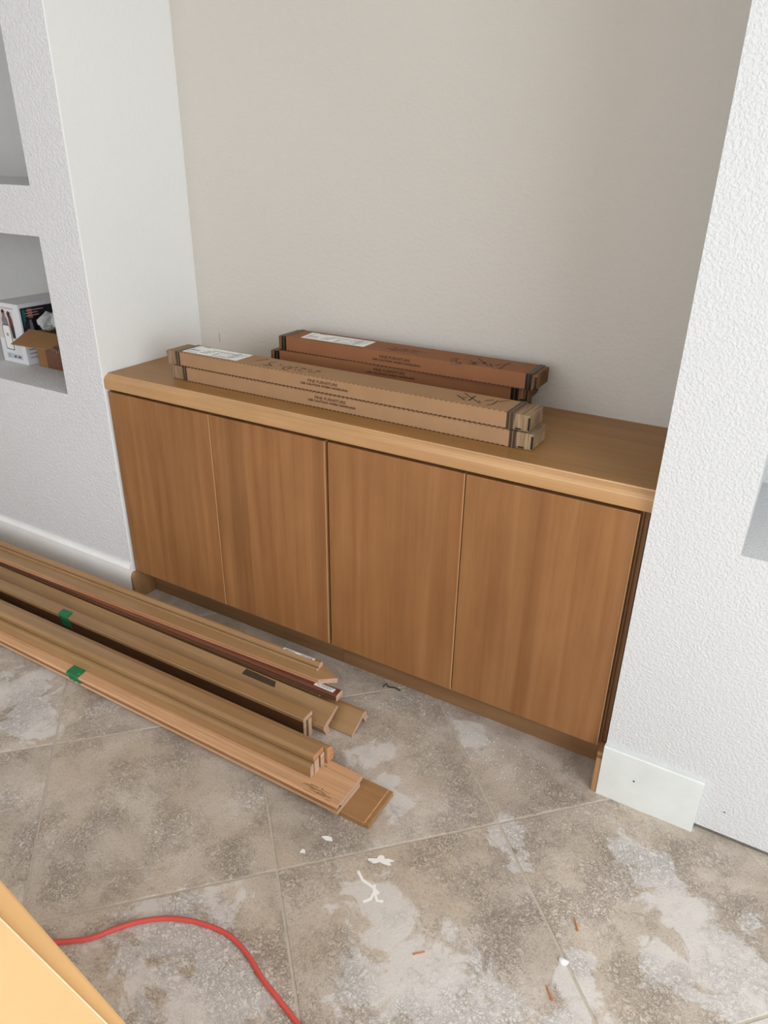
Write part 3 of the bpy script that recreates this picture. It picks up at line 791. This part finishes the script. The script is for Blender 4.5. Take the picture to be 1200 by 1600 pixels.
# small open carton with its flap out
r = root('open_carton', (-.43, .25, .6905), 'small brown open cardboard carton with raised flap, on the lower niche shelf', 'box')
M_kr = plain('kraft_carton', srgb(150, 112, 76), .8, .06, 30, .2, .2, 150); M_kr2 = plain('glossy_parcel_tape', srgb(112, 72, 44), .25, .15, 50, .6)
bm = bmesh.new(); t = .003
x0, x1, y0, y1, z0, z1 = -.535, -.315, .180, .345, .6905, .812
box(bm, x0, x1, y0, y0+t, z0, z1); box(bm, x0, x1, y1-t, y1, z0, z1); box(bm, x0, x0+t, y0+t, y1-t, z0, z1); box(bm, x1-t, x1, y0+t, y1-t, z0, z1); box(bm, x0+t, x1-t, y0+t, y1-t, z0, z0+t)
obj('carton_body', bm, M_kr, r)
bm = bmesh.new(); quadplate(bm, [(-.530, .087, .785), (-.368, .100, .785), (-.335, .182, .8135), (-.552, .180, .816)], .0028); nm(obj('carton_flap', bm, M_kr, r), 'flap folded out over the front')
bm = bmesh.new(); quadplate(bm, [(-.487, .1797, .691), (-.32, .1797, .691), (-.32, .1797, .806), (-.487, .1797, .806)], .0004); tp = nm(obj('parcel_tape', bm, M_kr2, r), 'shiny brown torn parcel tape')
bm = bmesh.new()
for k in range(7):
    x = -.462+.011*k; z = .775-rs.random()*.04
    quadplate(bm, [(x, .1792, z), (x+.007, .1778, z+.004), (x+.005, .1770, z+.022), (x+.002, .1788, z+.020)], .0003)
obj('torn_tape_shreds', bm, plain('shiny_tear', srgb(190, 160, 140), .2), tp)
# crumpled clear plastic packing in the carton
m_pl, nt, b = mat('clear_plastic', (.92, .94, .95), .12, .6); b.inputs['Transmission Weight'].default_value = .55; b.inputs['IOR'].default_value = 1.3
for k, (cx, cy, cz, sx, sz, lab) in enumerate(((-.520, .245, .838, .026, .030, 'crumpled clear plastic air pillow nearest the printed box, in the open carton'), (-.452, .250, .848, .032, .040, 'crumpled clear plastic bag on the right side of the open carton'))):
    bm = bmesh.new(); bmesh.ops.create_icosphere(bm, subdivisions=3, radius=1.0)
    for q in bm.verts:
        n_ = mnoise.fractal(q.co*1.9+Vector((k*7, 0, 0)), 1.0, 2.0, 3)
        q.co *= 1+n_*.32
        q.co = Vector((q.co.x*sx+cx, q.co.y*.045+cy, q.co.z*sz+cz))
    nm(obj('plastic_packing', bm, m_pl), lab, 'plastic packing', 'clear plastic in the open carton')

# ------------------------------------------------------------------ big carton close to the camera
r = root('large_carton', (1.1, -1.35, 0), 'large bright tan cardboard box in the lower left corner, nearest the viewer', 'box')
ang = -.139; piv = (1.332, -1.134, 0)
def rb(n, bm, m, par=r):
    rot_about(bm, piv, ang); return obj(n, bm, m, par)
bm = bmesh.new(); box(bm, .70, 1.40, -1.62, -1.134, .0005, .546, .003); rb('carton_body', bm, M_bigcard2)
bm = bmesh.new(); plate(bm, [(.70, -1.62), (1.40, -1.62), (1.40, -1.1440), (1.07, -1.1640), (.70, -1.176)], .5462, .004); rb('top_flap', bm, M_bigcard)
bm = bmesh.new(); plate(bm, [(1.40, -1.1440), (1.07, -1.1640), (1.07, -1.1625), (1.40, -1.1424)], .5464, .0038); rb('flap_edge_highlight', bm, plain('pale_highlight', srgb(250, 232, 200), .8))  # pale strip painting the highlight along the flap edge

# ------------------------------------------------------------------ red cord
pts = [(.30, -1.02), (.60, -.995), (.76, -.955), (.809, -.926), (.851, -.893), (.878, -.854), (.909, -.817), (.953, -.784), (1.008, -.761), (1.073, -.750), (1.130, -.760), (1.186, -.782), (1.243, -.798), (1.288, -.811), (1.35, -.83), (1.45, -.88), (1.56, -1.0)]
bm = bmesh.new(); tube(bm, [Vector((p.x, p.y, .0052)) for p in catmull([(x, y, 0) for x, y in pts], 7)], .0050, 12)
nm(obj('extension_cord', bm, M_cord), 'red extension cord curving across the tiles beside the large tan box', 'cord')

# ------------------------------------------------------------------ debris
def blob(name, x, y, sx, sy, h, m, label, cat, seed, group=None, ang=0.0, jag=.35, n=18):
    bm = bmesh.new(); P = []
    for k in range(n):
        a = 2*math.pi*k/n; rr = 1+jag*mnoise.noise(Vector((math.cos(a)*1.6+seed, math.sin(a)*1.6, seed*.7)))*1.6
        px, py = math.cos(a)*rr*sx, math.sin(a)*rr*sy
        P.append((x+px*math.cos(ang)-py*math.sin(ang), y+px*math.sin(ang)+py*math.cos(ang)))
    plate(bm, P, .0001, h)
    return nm(obj(name, bm, m), label, cat, group)
blob('plaster_smear', 1.113, -.462, .013, .005, .0004, M_smear, 'small white plaster smear just beyond the amber board end', 'stain', 1.3, ang=.2)
blob('plaster_smear', 1.085, -.518, .006, .005, .0004, M_smear, 'tiny round white plaster dab on the tile left of the smear', 'stain', 5.1)
blob('plaster_smear', 1.243, -.449, .024, .009, .0004, M_smear, 'white powdery plaster patch lying by the diagonal grout line', 'stain', 9.7, ang=.5, jag=.55, n=44)
bm = bmesh.new()
for s in ([(1.215, -.497), (1.235, -.510), (1.262, -.513), (1.280, -.520)], [(1.262, -.506), (1.270, -.522), (1.272, -.538), (1.262, -.552)], [(1.270, -.520), (1.285, -.535), (1.297, -.530)]):
    ribbon(bm, [(x, y, .0001) for x, y in s], .006, th=.0004+len(bm.verts)*.00001)
nm(obj('plaster_smear', bm, M_smear), 'branching white plaster streak below the powdery patch', 'stain')
# white plastic half shell
bm = bmesh.new(); bmesh.ops.create_icosphere(bm, subdivisions=2, radius=1.0)
for q in bm.verts:
    q.co.z = max(q.co.z, 0); q.co = Vector((1.6545+q.co.x*.0105, -.462+q.co.y*.0075, .0003+q.co.z*.006))
    q.co.y += ((q.co.x-1.6545)/.0105)**2*.004
nm(obj('white_chip', bm, M_chip, None, True), 'small white chip lying on the grout line at lower right', 'debris')
def splinter(x, y, a, l, w_, label):
    bm = bmesh.new(); box(bm, -l/2, l/2, -w_/2, w_/2, .0002, .0024)
    for q in bm.verts:
        if q.co.x > 0: q.co.y *= .35
    M = Matrix.Rotation(a, 3, 'Z')
    for q in bm.verts: q.co = M @ q.co + Vector((x, y, 0))
    nm(obj('wood_splinter', bm, M_splinter), label, 'splinter', 'wood splinters on the tiles')
splinter(1.653, -.375, 2.1, .028, .0032, 'thin brown wood splinter upright in view, right of the white chip')
splinter(1.651, -.531, 2.3, .027, .0040, 'orange wood splinter just below the white chip')
splinter(1.411, -.588, .75, .024, .0022, 'orange wood splinter lying on the pale dusty tile patch')
# bit of dark wire by the toe kick
bm = bmesh.new(); tube(bm, catmull([(.958, .045, .003), (.964, .056, .010), (.972, .053, .004), (.990, .060, .003), (1.008, .055, .004)], 6), .0017, 8)
nm(obj('wire_offcut', bm, M_blackwire), 'short dark curled wire offcut on the floor beside the toe kick', 'wire')
# crumbs: sawdust and plaster crumbs nobody could count
bm = bmesh.new(); rs = random.Random(11)
def crumb(x, y, s):
    r_ = bmesh.ops.create_cone(bm, cap_ends=True, segments=4, radius1=s, radius2=s*.4, depth=s, matrix=Matrix.Translation((x, y, s*.5+.0001)) @ Matrix.Rotation(rs.random()*3, 4, 'Z'))
for k in range(420):
    c = rs.choice(((1.30, -.03, .10, .07), (1.36, -.05, .09, .08), (1.10, -.10, .12, .10), (1.0, -.02, .10, .05), (1.45, -.05, .06, .05), (1.2, -.3, .2, .2), (.35, -.47, .35, .03)))
    x = rs.gauss(c[0], c[2]*.6); y = rs.gauss(c[1], c[3]*.6)
    if y > .075 or (x < 1.19 and y > -.42 and x > 1.05 and y < -.27) or (x < 1.06 and y > -.42 and y < -.05) or x > 1.57: continue
    crumb(x, y, rs.choice((.0005, .0006, .0008, .0011, .0014)))
nm(obj('floor_crumbs', bm, M_chip), 'white plaster crumbs scattered over the tiles in front of the cabinet', 'debris', None, 'stuff')
# scuff on the back wall and a nail hole in the right pier
bm = bmesh.new(); box(bm, .0825, .0838, YB-.0006, YB+.0004, .806, .836); obj('scuff_mark', bm, M_scuff, bpy.data.objects['wall_back'])
bm = bmesh.new(); bmesh.ops.create_cone(bm, cap_ends=True, segments=8, radius1=.0022, radius2=.0022, depth=.001, matrix=Matrix.Translation((1.864, YR, .081)) @ Matrix.Rotation(math.pi/2, 4, 'X')); obj('nail_hole', bm, M_scuff, bpy.data.objects['wall_right'])
